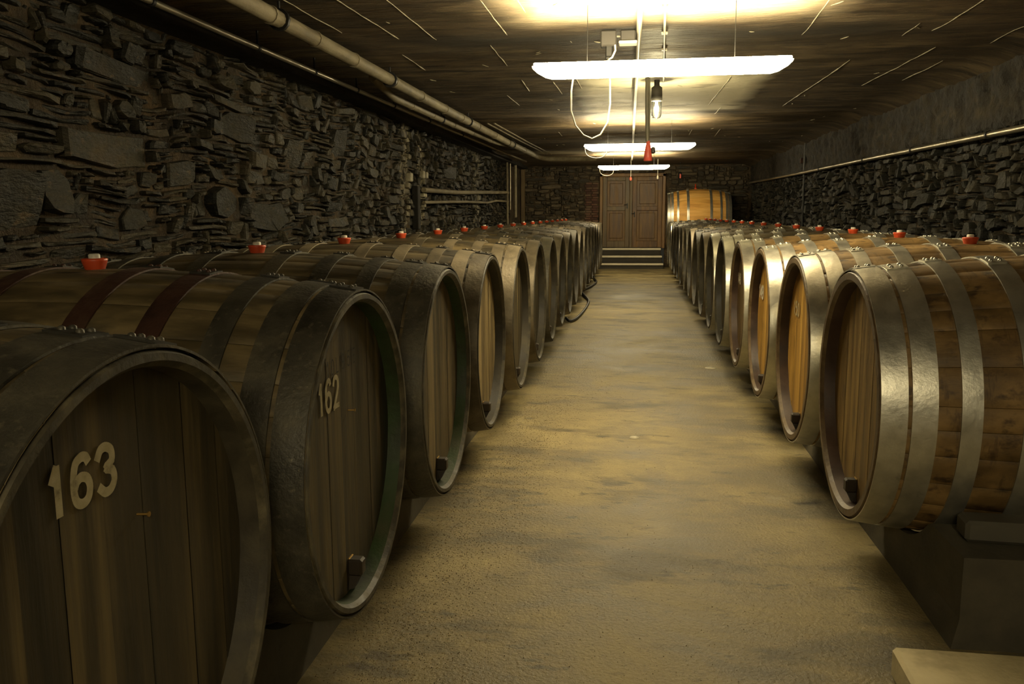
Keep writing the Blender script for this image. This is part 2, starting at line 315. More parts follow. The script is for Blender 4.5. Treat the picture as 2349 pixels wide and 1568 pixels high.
def stone_wall(mb, put, u0,u1,z0,z1, seed, cu=.062,cz=.047, big=(), wmax=9,hmax=3, skip=None, thin=False):
    R=random.Random(seed); nu=int((u1-u0)/cu); nz=int((z1-z0)/cz)
    occ=[[False]*nu for _ in range(nz)]; rects=[]
    for (a,b,c,d) in big:
        i0=max(0,int((a-u0)/cu)); i1=min(nu,int((b-u0)/cu)); j0=max(0,int((c-z0)/cz)); j1=min(nz,int((d-z0)/cz)+1)
        for j in range(j0,j1):
            for i in range(i0,i1): occ[j][i]=True
        rects.append((i0,i1,j0,j1,True))
    for j in range(nz):
        for i in range(nu):
            if occ[j][i]: continue
            w=min(R.choice([1,1,2,2,3,3,4,4,5,6,wmax,wmax]),wmax); h=R.choice([1,1,1,2,2,2,hmax,hmax])
            near=thin and u0+i*cu<9.5
            if near and R.random()<.30: h=1; w=R.choice([4,5,7,9,11])
            if w>=7 and R.random()<.7: h=min(h,1 if near else 2)
            if R.random()<.035: h=hmax+1; w=min(w,5)
            ww=0
            while ww<w and i+ww<nu and not occ[j][i+ww]: ww+=1
            h=min(h,nz-j); ok=1
            while ok<h and all(not occ[j+ok][i+q] for q in range(ww)): ok+=1
            for jj in range(j,j+ok):
                for q in range(ww): occ[jj][i+q]=True
            rects.append((i,i+ww,j,j+ok,False))
    for (i0,i1,j0,j1,bg) in rects:
        a,b,c,d=u0+i0*cu,u0+i1*cu,z0+j0*cz,z0+j1*cz
        if skip and skip((a+b)/2,(c+d)/2): continue
        w,h=b-a,d-c; g=R.uniform(.004,.011)
        dep=R.uniform(.015,.10) if not bg else .06
        ch=min(w,h)*R.uniform(.12,.5); cw=min(w*.42,h*R.uniform(.3,1.6))
        P=[(a+g+cw*R.random(),c+g+.1*h*R.random()),(b-g-cw*R.random(),c+g+.1*h*R.random()),(b-g,c+g+ch*R.random()),(b-g-.1*ch*R.random(),d-g-ch*R.random()),(b-g-cw*R.random(),d-g-.1*h*R.random()),(a+g+cw*R.random(),d-g-.1*h*R.random()),(a+g+.1*ch*R.random(),d-g-ch*R.random()),(a+g,c+g+ch*R.random())]
        # intermediate points on the long edges
        mx=(a+b)/2+R.uniform(-.2,.2)*w
        P=[P[0],(mx,c+g+R.uniform(-.006,.010))]+P[1:5]+[(mx+R.uniform(-.1,.1)*w,d-g-R.uniform(-.006,.010))]+P[5:]
        cu_,cz_=(a+b)/2,(c+d)/2
        wp=lambda u,z:(u+.04*fbm(u*.9,z*2.1,seed),z+.06*fbm(u*1.0,z*1.2,seed+9))
        tu,tz=R.uniform(-.16,.16),R.uniform(-.4,.4)
        r0=[];r1=[];r2=[]
        for (u,z) in P:
            uu,zz=wp(u,z)
            D=dep+(u-cu_)*tu+(z-cz_)*tz+R.uniform(-.006,.006)
            r0.append(put(uu,zz,-.03)); 
            k1=.97; r1.append(put(*wp(cu_+(u-cu_)*k1,cz_+(z-cz_)*k1),max(.008,D*.75)))
            k2=1-min(.5,.018/max(.02,min(w,h)))*1.0; 
            r2.append(put(*wp(cu_+(u-cu_)*k2,cz_+(z-cz_)*k2),max(.012,D)))
        n=len(P); vs=r0+r1+r2+[put(*wp(cu_,cz_),dep+R.uniform(-.004,.008))]
        fs=[(k,(k+1)%n,n+(k+1)%n,n+k) for k in range(n)]+[(n+k,n+(k+1)%n,2*n+(k+1)%n,2*n+k) for k in range(n)]+[(2*n+k,2*n+(k+1)%n,3*n) for k in range(n)]
        mb.add(vs,fs,0)
def sheet(mb,put,u0,u1,z0,z1,nu,nz,mi,amp=.02,fq=3):
    vs=[put(u0+(u1-u0)*i/nu,z0+(z1-z0)*j/nz,amp*fbm((u0+(u1-u0)*i/nu)*fq,(z0+(z1-z0)*j/nz)*fq,3.3)) for j in range(nz+1) for i in range(nu+1)]
    mb.add(vs,[(j*(nu+1)+i,j*(nu+1)+i+1,(j+1)*(nu+1)+i+1,(j+1)*(nu+1)+i) for j in range(nz) for i in range(nu)],mi,True)
# left wall
mb=MB(); putL=lambda u,z,d:(-3.45+d,u,z)
stone_wall(mb,putL,3.6,23.3,-.75,1.40,11,thin=True,big=[(4.84,5.82,.36,.56),(6.9,7.5,.62,.86),(4.1,4.6,-.05,.28),(4.65,4.95,.02,.26),(7.4,8.1,-.1,.12),(8.2,8.6,.5,.72),(6.6,7.2,.0,.22),(6.0,6.4,.2,.34),(9.6,10,.7,.95),(5.0,5.9,.92,1.0),(6.8,7.6,.9,.98),(15.5,16.3,.62,.85)])
sheet(mb,lambda u,z,d:(-3.437+d,u,z),Y0,Y1,ZF-.05,1.6,420,60,1,.022,6)
struct(mb,'wall_left',[M['slate'],M['mortar']],'dark dry-laid slate rubble wall behind the left barrel row','wall')
# right wall : slate below the pipe, rough plastered masonry above
mb=MB(); putR=lambda u,z,d:(3.42-d,u,z)
stone_wall(mb,putR,6.8,26.0,-.6,.80,23,cu=.06,cz=.048,wmax=7)
def putR2(u,z,d): return (3.40-d-.05*max(0,min(1,(z-.72)/.08)),u,z)
sheet(mb,putR2,6.0,26.2,.72,1.6,420,26,2,.045,5)
sheet(mb,putR,Y0,Y1,ZF-.05,1.6,200,30,1,.012,4)
struct(mb,'wall_right',[M['slate_r'],M['mortar'],M['plaster_d']],'dark slate wall with rough plaster band behind the right barrel row','wall')
# end wall with the door opening
YE=26.45
mb=MB(); putE=lambda u,z,d:(u,YE-d,z)
inside=lambda u,z: -1.12<u<.98 and z<1.2
def insb(u,z): return -1.52<u<-1.1 and z<.9
stone_wall(mb,putE,-3.4,3.35,-.3,1.42,31,cu=.07,cz=.05,skip=lambda u,z: inside(u,z) or insb(u,z))
for (a,b) in ((-3.7,-1.03),(.9,3.7)): sheet(mb,putE,a,b,ZF-.05,1.6,30,30,1,.01)
sheet(mb,putE,-1.03,.9,1.14,1.6,20,6,1,.01)
R=random.Random(4)
for j in range(24):          # brick quoins beside the door
    for i in range(2):
        z=-.75+j*.07; u=-1.50+i*.2+(.04 if j%2 else 0)
        mb.bbox((u+.09,YE-.01,z+.032),(.18,.05+R.uniform(0,.02),.060),.006,2)
struct(mb,'wall_end',[M['slate_end'],M['mortar'],M['brick']],'dark end wall of slate and old brick around the door','wall')
mb=MB(); mb.box((0,Y0-.05,0),(7.6,.1,3.4),0); struct(mb,'wall_back',M['plaster_d'],'plain cellar wall behind the viewpoint','wall')
mb=MB(); mb.box((-3.30,(3+26)/2,1.38),(.22,23,.13),0); struct(mb,'shade_strip_1',M['shade_dark'],'dark strip standing in for the shadow along the top of the left wall','trim')  # dark strip added for the shadow band above the stones

# door
YD=26.42
D=bpy.data.objects.new('door_1',None); COL.objects.link(D); D.location=T((-.07,YD,-1.04)); D['o']=(-.07,YD,-1.04); D['kind']='structure'; D['label']='brown double door at the top of the steps'; D['category']='door'
mb=MB()
for x in(-1.0,.87): mb.bbox((x,YD-.02,.06),(.09,.16,2.22),.01)
mb.bbox((-.065,YD-.02,1.13),(1.96,.16,.10),.01); W(mb,'door_frame',M['door'],D)
def leaf(x0,x1,m,name,hx,hz):
    mb=MB(); xc=(x0+x1)/2;w=x1-x0; z0,z1=-1.03,1.08; y=YD-.01
    st=.13
    mb.bbox((x0+st/2,y,(z0+z1)/2),(st,.06,z1-z0),.01); mb.bbox((x1-st/2,y,(z0+z1)/2),(st,.06,z1-z0),.01)
    for z,h in((z0+.1,.2),(.14,.13),(z1-.06,.12)): mb.bbox((xc,y,z),(w-2*st+.01,.058,h),.01)
    for a,b in((z0+.2,.08),(.2,z1-.12)):
        mb.bbox((xc,y+.035,(a+b)/2),(w-2*st,.02,b-a),.004,1)
        mb.bbox((xc,y+.020,(a+b)/2),(w-2*st-.14,.03,b-a-.14),.02,1)
    lf=W(mb,name,[m,M['door_panel']],D)
    k=MB(); k.bbox((hx,y-.045,hz),(.035,.02,.16),.006); k.tube([(hx,y-.05,hz+.03),(hx,y-.09,hz+.03),(hx-.09,y-.09,hz+.03)],.009,8)
    lf['o']=D['o']; W(k,'door_handle',M['black'],lf)
leaf(-.95,-.15,M['door_g'],'door_leaf',-.22,.22); leaf(-.06,.82,M['door'],'door_leaf',0,-.04)
mb=MB(); mb.bbox((-.105,YD-.03,.02),(.09,.07,2.1),.01); W(mb,'centre_post',M['door_g'],D)
# steps
for k,(yf,zt) in enumerate(((25.5,-1.455),(25.8,-1.245),(26.1,-1.035))):
    mb=MB(); x0=-1.12+.04*k;x1=.86-.03*k
    zb=ZF-.03 if k==0 else (-1.455,-1.245)[k-1]
    mb.bbox(((x0+x1)/2,(yf+26.44)/2,(zb+zt)/2),(x1-x0,26.44-yf,zt-zb),.008,0)
    mb.bbox(((x0+x1)/2,yf-.012,zt-.032),(x1-x0,.05,.062),.01,1)
    o=W(mb,'stone_step',[M['step'],M['lit_edge']]); tag(o,'%s of the three dark stone steps with edges painted pale as lit treads below the door'%('bottom step','middle step','top step')[k],'step','steps up to the cellar door')

# ------------------------------------------------------------------ barrels
RH,RB,LEN=.558,.632,1.95
ZC=.632                     # axis height above the barrel origin (origin at bilge bottom)
def rad(x): return RH+(RB-RH)*(1-(2*x/LEN-1)**2)
def barrel_staves(ns=30, L=LEN, rad=rad, zc=ZC, th=.052):
    # barrel axis along -X from the front face at x=0 ; each stave its own island
    mb=MB(); nl=22; na=4; R=random.Random(2)
    w=[R.uniform(.75,1.25) for _ in range(ns)]; s=sum(w); a=0.13
    for k in range(ns):
        da=2*PI*w[k]/s; vs=[]
        for i in range(nl+1):
            x=L*i/nl; r=rad(x)
            ring=[(a+.001,r-.002)]+[(a+da*(.02+.96*q/(na-1)),r-(.0006 if q in(0,na-1) else 0)) for q in range(na)]+[(a+da-.001,r-.002)]
            vs+=[(-x,rr*math.cos(t),zc+rr*math.sin(t)) for t,rr in ring]
        m=na+2
        fs=[(i*m+q,i*m+q+1,(i+1)*m+q+1,(i+1)*m+q) for i in range(nl) for q in range(m-1)]
        mb.add(vs,fs,0,True); a+=da
    for x0,sg in((0,1),(L,-1)):     # chime rim and inner croze
        r0=rad(0)
        prof=[(-(x0+sg*.012),r0-.002),(-(x0-sg*.004),r0-.010),(-(x0-sg*.004),r0-th+.012),(-(x0+sg*.014),r0-th)]
        mb.lathe(prof,96,'x',(0,0,zc),1,False)
        mb.lathe([(-(x0+sg*.014),r0-th),(-(x0+sg*.085),r0-th-.004)],96,'x',(0,0,zc),2,True)
    return mb
def barrel_head(x=-.068, r=None, np_=9, out=1, seed=1, zc=ZC):
    r=r or RH-.054; mb=MB(); R=random.Random(seed); w=[R.uniform(.7,1.3) for _ in range(np_)]; s=sum(w); y=-r
    for k in range(np_):
        y2=y+2*r*w[k]/s; n=7; dx=x+out*R.uniform(-.0012,.0012); g=.0006
        ys=[y+g+(y2-y-2*g)*i/n for i in range(n+1)]
        top=[(dx,q,zc+math.sqrt(max(0,r*r-q*q))) for q in ys]; bot=[(dx,q,zc-math.sqrt(max(0,r*r-q*q))) for q in ys]
        vs=top+bot; fs=[(i,i+1,n+2+i,n+1+i) for i in range(n)]
        mb.add(vs,fs,0)
        y=y2
    # backing just behind the boards
    b=x-out*.006; n=48; mb.add([(b,r*math.cos(2*PI*k/n),zc+r*math.sin(2*PI*k/n)) for k in range(n)],[tuple(range(n))],1)
    return mb
HOOPS=[(.0,.098),(.112,.092),(.285,.075),(.50,.08),(.745,.08)]
def hoop(x0,w,joint=1.35,th=.007,riv=True,L=LEN,rad=rad,zc=ZC):
    mb=MB(); x1=x0+w
    f=lambda x:rad(min(max(x,0),L))
    prof=[(-x0-.001,f(x0)+.001),(-x0-.001,f(x0)+th),(-(x0+x1)/2,f((x0+x1)/2)+th+.0005),(-x1,f(x1)+th),(-x1,f(x1)+.001)]
    for a_,b_ in((0,2),(1,4),(3,5)): mb.lathe(prof[a_:b_],96,'x',(0,0,zc),0,True)
    # overlapping joint plate with rivets
    da=.15
    prof2=[(-x0-.003,f(x0)+th),(-x0-.003,f(x0)+th+.005),(-(x0+x1)/2,f((x0+x1)/2)+th+.0055),(-x1+.003,f(x1)+th+.005),(-x1+.003,f(x1)+th)]
    mb.lathe(prof2,6,'x',(0,0,zc),1,False,joint,joint+da)
    for a in (joint,joint+da):
        vs=[];
        for (h,r) in prof2: vs.append((h,r*math.cos(a),zc+r*math.sin(a)))
        mb.add(vs,[tuple(range(5))],1)
    if riv:
        for a in (joint+.045,joint+da-.045):
            for q in (.28,.72):
                x=x0+w*q; r=f(x)+th+.004; c=Vector((-x,r*math.cos(a),zc+r*math.sin(a))); nn=Vector((0,math.cos(a),math.sin(a)))
                mb.tube([c,c+nn*.006,c+nn*.009],[.009,.008,.003],7,0)
    return mb
def bung_mb(L=LEN,top=ZC+RB):
    a=MB(); a.lathe([(top-.012,.030),(top-.006,.032),(top+.028,.043),(top+.036,.044),(top+.038,.036),(top+.038,0)],20,'z',(-L/2,0,0))
    b=MB(); b.lathe([(top+.03,.02),(top+.050,.02),(top+.054,.016),(top+.054,0)],16,'z',(-L/2,0,0))
    return a,b
def tap_mb(dy=.0):
    a=MB(); z=ZC-.43
    a.bbox((-.045,dy,z),(.055,.052,.062),.008)
    a.add([(-.066,dy-.02,z-.03),(-.066,dy+.02,z-.03),(-.025,dy-.012,z-.03),(-.025,dy+.012,z-.03),(-.066,dy-.03,z-.078),(-.066,dy+.03,z-.078),(-.05,dy-.02,z-.078),(-.05,dy+.02,z-.078)],
          [(0,1,5,4),(2,3,7,6),(0,2,6,4),(1,3,7,5),(4,5,7,6),(0,1,3,2)])
    b=MB(); b.bbox((-.066,dy,z+.0325),(.008,.046,.005),.002)
    return a,b
# shared meshes
protos={}
def proto(key,mbf,name,mats):
    if key not in protos:
        o=mbf().build(name,mats); protos[key]=o.data; bpy.data.objects.remove(o)
    return protos[key]
def part(name,data,parent,label=None):
    o=bpy.data.objects.new(name,data); COL.objects.link(o); o.parent=parent
    if label:o['label']=label
    return o
DG={'1':[[(0,.72),(.42,1),(.42,0)]],
 '6':[[(.92,.86),(.80,.97),(.55,1),(.25,.90),(.10,.62),(.08,.3),(.2,.08),(.5,0),(.8,.08),(.92,.3),(.8,.50),(.5,.58),(.25,.52),(.13,.42)]],
 '2':[[(.05,.76),(.2,.95),(.5,1),(.82,.92),(.9,.72),(.75,.5),(.1,.02),(.12,.02),(.95,.02)]],
 '3':[[(.05,.8),(.25,.97),(.55,1),(.85,.88),(.85,.65),(.5,.53),(.85,.42),(.93,.2),(.7,.02),(.35,0),(.05,.15)]],
 '4':[[(.75,0),(.75,1),(.05,.3),(.98,.3)]],
 '5':[[(.9,1),(.2,1),(.12,.58),(.5,.64),(.85,.5),(.9,.25),(.65,.02),(.3,0),(.05,.12)]],
 '7':[[(.05,1),(.95,1),(.4,0)]],
 '8':[[(.5,.54),(.15,.7),(.2,.92),(.5,1),(.8,.92),(.85,.7),(.5,.54),(.1,.35),(.12,.1),(.5,0),(.88,.1),(.9,.35),(.5,.54)]],
 '9':[[(.1,.1),(.4,0),(.8,.2),(.9,.7),(.7,.97),(.4,1),(.1,.8),(.15,.55),(.5,.45),(.87,.6)]],
 '0':[[(.5,1),(.15,.85),(.05,.5),(.15,.15),(.5,0),(.85,.15),(.95,.5),(.85,.85),(.5,1)]],
 'L':[[(.1,1),(.1,0),(.85,0)]],'E':[[(.85,1),(.1,1),(.1,0),(.85,0)],[(.1,.52),(.7,.52)]],'.':[[(.4,0),(.5,.04)]]}
def number_mb(text,y0,z0,h,dirn,w=None,gap=.02,lw=.017,x=-.0635,tilt=0):
    # strokes on the head plane; dirn=+1: reads toward +y local
    mb=MB(); w=w or h*.5; cur=0; lay=0
    for ch in text:
        if ch==' ': cur+=w*.5; continue
        ww=w*(.6 if ch=='1' else 1)
        for st in DG[ch]:
            P=[Vector((u*ww+cur,v*h)) for u,v in st]
            if len(P)>3 and ch not in '14LE':        # smooth by Catmull-Rom
                Q=[]
                for i in range(len(P)-1):
                    p0=P[max(i-1,0)];p1=P[i];p2=P[i+1];p3=P[min(i+2,len(P)-1)]
                    for t in (0,.25,.5,.75):
                        Q.append(.5*((2*p1)+(p2-p0)*t+(2*p0-5*p1+4*p2-p3)*t*t+(3*p1-p0-3*p2+p3)*t**3))
                P=Q+[P[-1]]
            for i in range(len(P)-1):
                lay+=1; a,b=P[i],P[i+1]; d=(b-a)
                if d.length<1e-5: continue
                d.normalize(); n=Vector((-d.y,d.x))*lw/2; e=d*lw*.22
                q=[a-e+n,a-e-n,b+e-n,b+e+n]; xx=x+.00002*lay
                mb.add([(xx,y0+dirn*p.x,z0+p.y+tilt*p.x) for p in q],[(0,1,2,3)])
        cur+=ww+gap
    return mb
def make_barrel(side,y,xf,label,kind,idx,group,zoff=0,number=None,hoops='iron',headm=None,algae=False):
    sgn=1 if side=='L' else -1     # left row faces +X, right row faces -X
    o=thing('wine_barrel',label,'barrel',(xf,y,-.818-ZC+zoff),group,0 if side=='L' else PI)
    bm={'dark':('oak_dark','chime'),'amber':('oak_amber','chime_a'),'new':('oak_new','chime_a')}[kind]
    if algae: bm=(bm[0],'chime','g')
    part('staves',proto(('st',bm),(lambda:barrel_staves(th=.038 if kind=='dark' else .052)),'staves',[M[bm[0]],M[bm[1]],M['algae' if algae else 'croze_a' if kind=='amber' else 'croze']]),o,'dark staves with green algae inside the rim' if algae else None)
    hm=headm or {'dark':'oak_head','amber':'amber_head','new':'amber_head'}[kind]
    hd=part('barrel_head',proto(('hd',hm),lambda:barrel_head(r=RH-(.041 if kind=='dark' else .054),seed=3),'barrel_head',[M[hm],M[hm]]),o)
    part('barrel_head',proto(('hb',hm),lambda:barrel_head(x=-(LEN-.068),r=RH-(.041 if kind=='dark' else .054),out=-1,seed=5),'barrel_head',[M[hm],M[hm]]),o)
    for k,(x0,w) in enumerate(HOOPS):
        j=1.42+.06*((k*7+idx*3)%5-2)
        jj=(k*7+idx*3)%5
        hmats=hoops[k] if isinstance(hoops,(list,tuple)) else hoops
        part('hoop',proto(('hp',k,jj,hmats),lambda:hoop(x0,w,j),'hoop',[M[hmats],M['zinc' if hmats=='zinc' else 'plate']]),o,'rust-red iron hoop' if hmats=='rust' else None)
        part('hoop',proto(('hq',k,jj,hmats),lambda:hoop(LEN-x0-w,w,j),'hoop',[M[hmats],M['zinc' if hmats=='zinc' else 'plate']]),o)
    bd=proto('bung',lambda:bung_mb()[0],'bung',[M['red']]); bu=part('bung',bd,o,'red bung')
    part('bung_cap',proto('bungcap',lambda:bung_mb()[1],'bung_cap',[M['white']]),bu,'white bung cap')
    tp=part('tap_block',proto('tap',lambda:tap_mb()[0],'tap_block',[M['tap']]),o)
    part('tap_edge',proto('tape',lambda:tap_mb()[1],'tap_edge',[M['brass']]),tp,'shiny brass edge')
    if number:
        for (txt,yo,zo,h,wd,lw,mt,tl) in number:
            # yo is measured in world y relative to the barrel axis (start of the text as read)
            mbn=number_mb(txt,yo*sgn, ZC+zo, h, 1, wd, lw=lw, tilt=tl)
            nb=mbn.build('painted_number' if mt!='ink' else 'stamped_mark',[M[mt]],hd)
            nb['label']=('white painted number '+txt) if mt!='ink' else 'faint black stamped mark'
    return o
ORD=['nearest','second','third','fourth','fifth','sixth','seventh','eighth','ninth','tenth','eleventh','twelfth','thirteenth','fourteenth','fifteenth','sixteenth','seventeenth','farthest']
LY=[1.53,2.82,4.105,5.41,6.71]; 
while len(LY)<18: LY.append(LY[-1]+1.285)
LX=[-.955,-.925,-.90,-.895,-.87]+[-.865]*13
num0=[('163',-.190,.284,.088,.055,.019,'paint',0)]
num1=[('162',-.247,.178,.100,.052,.017,'paint',0),('10L',-.17,.29,.05,.026,.005,'ink',.02),('9',-.029,.293,.05,.026,.005,'ink',.02),('5',.030,.294,.05,.026,.005,'ink',.02),('E',.089,.295,.05,.026,.005,'ink',.02)]
for i in range(18):
    if i==0: lb='nearest dark oak barrel of the left row, white 163 painted on its head'; hp='iron'; nm=num0; hm='oak_head'
    elif i==1: lb='second left barrel, white 162 on its dark head and rust-red hoops'; hp=['iron','iron','iron','rust','rust']; nm=num1;hm='oak_head'
    elif i==2: lb='third dark barrel in the left row, unnumbered brown head with dark iron hoops'; hp='iron'; nm=None;hm='oak_tan'
    elif i==3: lb='fourth barrel in the left row, pale tan boarded head and grey-brown hoops'; hp='browniron'; nm=None;hm='oak_tan'
    else:
        lb=('%s dark oak barrel counting from the camera along the left row'%ORD[i]) if i<17 else 'farthest dark barrel of the left row, next to the door steps'
        hp='browniron' if i not in(6,9,12) else 'iron'; nm=None; hm='oak_head' if i%3 else 'oak_tan'
    b=make_barrel('L',LY[i],LX[i],lb,'dark',i,'oak barrels of the left row',number=nm,hoops=hp,headm=hm,algae=i in(1,2))
    if i<2:
        n=MB(); yy,zz=((.065,.20),(.03,.135))[i]; n.tube([(-.068,yy,ZC+zz),(-.045,yy+.004,ZC+zz)],.0028,6); n.tube([(-.045,yy+.004,ZC+zz),(-.042,yy+.004,ZC+zz)],.006,8)
        n.build('nail',M['brass'],[c for c in b.children if c.name.startswith('barrel_head')][0])
RY=[4.0,5.32,6.605,7.89]
while len(RY)<16: RY.append(RY[-1]+1.285)
RX=[.965,.955,.935,.92]+[.90]*12
for i in range(16):
    nm=None; hp='zinc'; kd='amber'; hm='amber_head'; gp='oak barrels of the right row'
    if i==0: lb='nearest amber oak barrel of the right row, brown head and broad zinc hoops'; hm='gold_head'; nm=None
    elif i==1: lb='second barrel of the right row, bright amber head with a faint smudged number'; nm=[('150',.31,.18,.08,.05,.013,'paint',0)]
    elif i==2: lb='third barrel of the right row, orange-brown head with a small white number'; nm=[('149',.42,.155,.095,.065,.021,'number_bright',0)]
    elif i==3: lb='fourth barrel of the right row, dark brown head, white number, shining zinc hoops'; hm='brown_head'; nm=[('148',.44,.165,.09,.06,.020,'number_bright',0)]
    else:
        kd='dark'; hm='oak_head'; hp='zinc' if i in(4,5,11,14) else ('iron' if i%2 else 'browniron')
        lb=('%s barrel counting from the camera along the right row, dark head with metal hoops'%ORD[i]) if i<15 else 'farthest dark barrel of the right row, in front of the big raised barrel'
        if i in(4,5): nm=[('14'+str(7-i+4),.42,.17,.085,.05,.013,'paint',0)]
    make_barrel('R',RY[i],RX[i],lb,kd,i+3,gp,number=nm,hoops=hp,headm=hm)
# big raised barrel at the end, right
BL,BR,BH=1.76,.88,.76
brad=lambda x: BH+(BR-BH)*(1-(2*x/BL-1)**2)
bb=thing('large_barrel','large pale orange barrel raised behind the right row beside the door','barrel',(.92,25.35,-.21-BR),None,PI)
def P2(name,mbx,m,par,label=None):
    o=mbx.build(name,m,par)
    if label:o['label']=label
    return o
P2('staves',barrel_staves(26,BL,brad,BR),[M['oak_new'],M['chime_a'],M['croze']],bb)
P2('barrel_head',barrel_head(-.07,BH-.055,9,1,8,BR),[M['amber_head'],M['black']],bb)
P2('barrel_head',barrel_head(-(BL-.07),BH-.055,9,-1,9,BR),[M['amber_head'],M['black']],bb)
for x0,w in ((0,.085),(.095,.075),(.26,.06),(.53,.07),(1.16,.07),(1.44,.06),(1.59,.075),(1.675,.085)):
    P2('hoop',hoop(x0,w,1.3,.009,True,BL,brad,BR),[M['zinc'],M['zinc']],bb,None)
q=MB(); q.lathe([(2*BR-.01,.03),(2*BR+.03,.045),(2*BR+.035,.02),(2*BR+.14,.02),(2*BR+.14,0)],16,'z',(-BL/2+.08,0,0)); P2('bung',q,M['red'],bb,'tall red bung')
for xx in (.55,1.35): 
    mb=MB(); mb.bbox((.92+xx,25.35,(ZF-.02-.21-BR+.02)/2),(.14,1.1,(-.21-BR+.02)-(ZF-.02)),.01)
    o=W(mb,'cradle_beam',M['timber']); tag(o,'timber beam carrying the large raised barrel, %s'%('nearer the door' if xx<1 else 'nearer the right wall'),'beam','beams under the large barrel')

# ------------------------------------------------------------------ barrel rails (concrete sills)
def rail(x0,x1,ys,y0,y1,ctop,rr,low):
    mb=MB(); n=int((y1-y0)/.04); prof=[]
    for k in range(n+1):
        y=y0+(y1-y0)*k/n; z=ctop
        for c in ys:
            d=abs(y-c)
            if d<rr: z=min(z,-.818-math.sqrt(rr*rr-d*d)-.004)
        prof.append((y,max(z,ZF+.03)))
    vs=[]; fl=.03
    for (y,z) in prof: vs+= [(x0-fl,y,ZF-.03),(x0,y,ZF+.12 if z>ZF+.14 else z-.005),(x0,y,z),(x1,y,z),(x1+fl,y,ZF-.03)]
    fs=[]
    for k in range(n):
        for q in range(4): fs.append((k*5+q,k*5+q+1,(k+1)*5+q+1,(k+1)*5+q))
        fs.append((k*5+4,k*5,(k+1)*5,(k+1)*5+4))
    fs+=[(0,1,2,3,4),(n*5+4,n*5+3,n*5+2,n*5+1,n*5)]
    mb.add(vs,fs); return mb
rf=rad(.36)+.008; rb=rad(.36)+.008
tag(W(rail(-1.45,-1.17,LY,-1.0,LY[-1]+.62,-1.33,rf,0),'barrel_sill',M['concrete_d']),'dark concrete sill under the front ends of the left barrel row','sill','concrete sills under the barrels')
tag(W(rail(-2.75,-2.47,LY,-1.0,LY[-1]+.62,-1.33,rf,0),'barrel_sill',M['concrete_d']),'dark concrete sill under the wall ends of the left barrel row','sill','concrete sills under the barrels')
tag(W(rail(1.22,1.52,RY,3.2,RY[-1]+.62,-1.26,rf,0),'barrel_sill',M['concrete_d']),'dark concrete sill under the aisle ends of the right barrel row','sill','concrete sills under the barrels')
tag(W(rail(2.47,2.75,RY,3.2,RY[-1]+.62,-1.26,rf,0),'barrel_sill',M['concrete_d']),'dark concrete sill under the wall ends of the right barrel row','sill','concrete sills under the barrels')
mb=MB(); mb.bbox((0,0,0),(.44,.13,.085),.014); mb.v=[tuple(Matrix.Rotation(-.06,3,'Z')@Vector(p)+Vector((1.50,3.40,-1.215))) for p in mb.v]
tag(W(mb,'wooden_chock',M['timber']),'grey timber chock wedged under the nearest right barrel','chock')
mb=MB(); mb.bbox((0,0,0),(1.5,1.1,.11),.012)
mb.v=[tuple(Matrix.Rotation(-.02,3,'Z')@Vector(p)+Vector((1.66,2.42,ZF+.054))) for p in mb.v]
tag(W(mb,'stone_slab',M['slab']),'pale stone slab on the floor in the bottom right foreground','slab')

# ------------------------------------------------------------------ lamps
def lamp(xc,y,zb,label,wd=1.76,tilt=0,loop=None):
    o=thing('ceiling_lamp',label,'lamp',(xc,y,zb),'strip lamps down the middle of the ceiling')
    mb=MB(); n=14; h=.085; hw=.075
    def ring(x,sc,zs): return [(xc+x,y+hw*sc*math.cos(PI*k/n),zb+h-(h*zs)*math.sin(PI*k/n)) for k in range(n+1)]
    S=[(-wd/2,.75,.12),(-wd/2+.03,.88,.45),(-wd/2+.09,1,.85),(-wd/2+.14,1,1),(wd/2-.14,1,1),(wd/2-.09,1,.85),(wd/2-.03,.88,.45),(wd/2,.75,.12)]
    vs=[];[vs.extend(ring(*s)) for s in S]; m=n+1
    fs=[(i*m+k,i*m+k+1,(i+1)*m+k+1,(i+1)*m+k) for i in range(len(S)-1) for k in range(n)]+[tuple(range(m)),tuple(range((len(S)-1)*m,len(S)*m))]
    mb.add(vs,fs,0,True); W(mb,'lamp_diffuser',M['lamp'],o)
    # upper half of the translucent cover
    mb=MB(); mb.bbox((xc,y,zb+h+.010),(wd-.02,.13,.022),.006); W(mb,'lamp_housing',M['lamp2'],o)
    for dx in(-.5,.5):
        mb=MB(); mb.tube([(xc+dx,y,zb+h+.02),(xc+dx,y,ceil_z(xc+dx,y)+.005)],.0025,6); W(mb,'suspension_rod',M['black'],o)
    if loop:
        W2=MB(); W2.tube(loop,.006,6); W(W2,'lamp_cable',M['cable_w'],o)
    return o
M['lamp2']=flat('lamp_top_cover',(.9,.88,.8),.4,emit=(LC,30.0))
def loop(p0,p1,zlow,n=14,y1=None):
    return [(p0[0]+(p1[0]-p0[0])*(.5-.5*math.cos(PI*t/n)),p0[1]+(p1[1]-p0[1])*t/n,(p0[2]+(p1[2]-p0[2])*t/n)-(min(p0[2],p1[2])-zlow)*math.sin(PI*t/n)**.7) for t in range(n+1)]
lamp(.159,6.2,.93,'nearest glowing strip lamp, largest in view, hanging over the aisle',1.76,0,
     [(-.438,6.2,.94),(-.452,6.22,.85),(-.455,6.25,.72),(-.425,6.27,.62),(-.37,6.3,.555),(-.31,6.32,.53),(-.25,6.34,.56),(-.20,6.37,.65),(-.185,6.4,.78),(-.19,6.5,.95),(-.205,6.7,1.08),(-.225,7.0,1.19)])
lamp(.063,14.1,.985,'middle strip lamp of the three, partly hidden behind a red plug',1.76,0,loop((-.80,14.05,1.03),(-.45,14.05,1.0),.86))
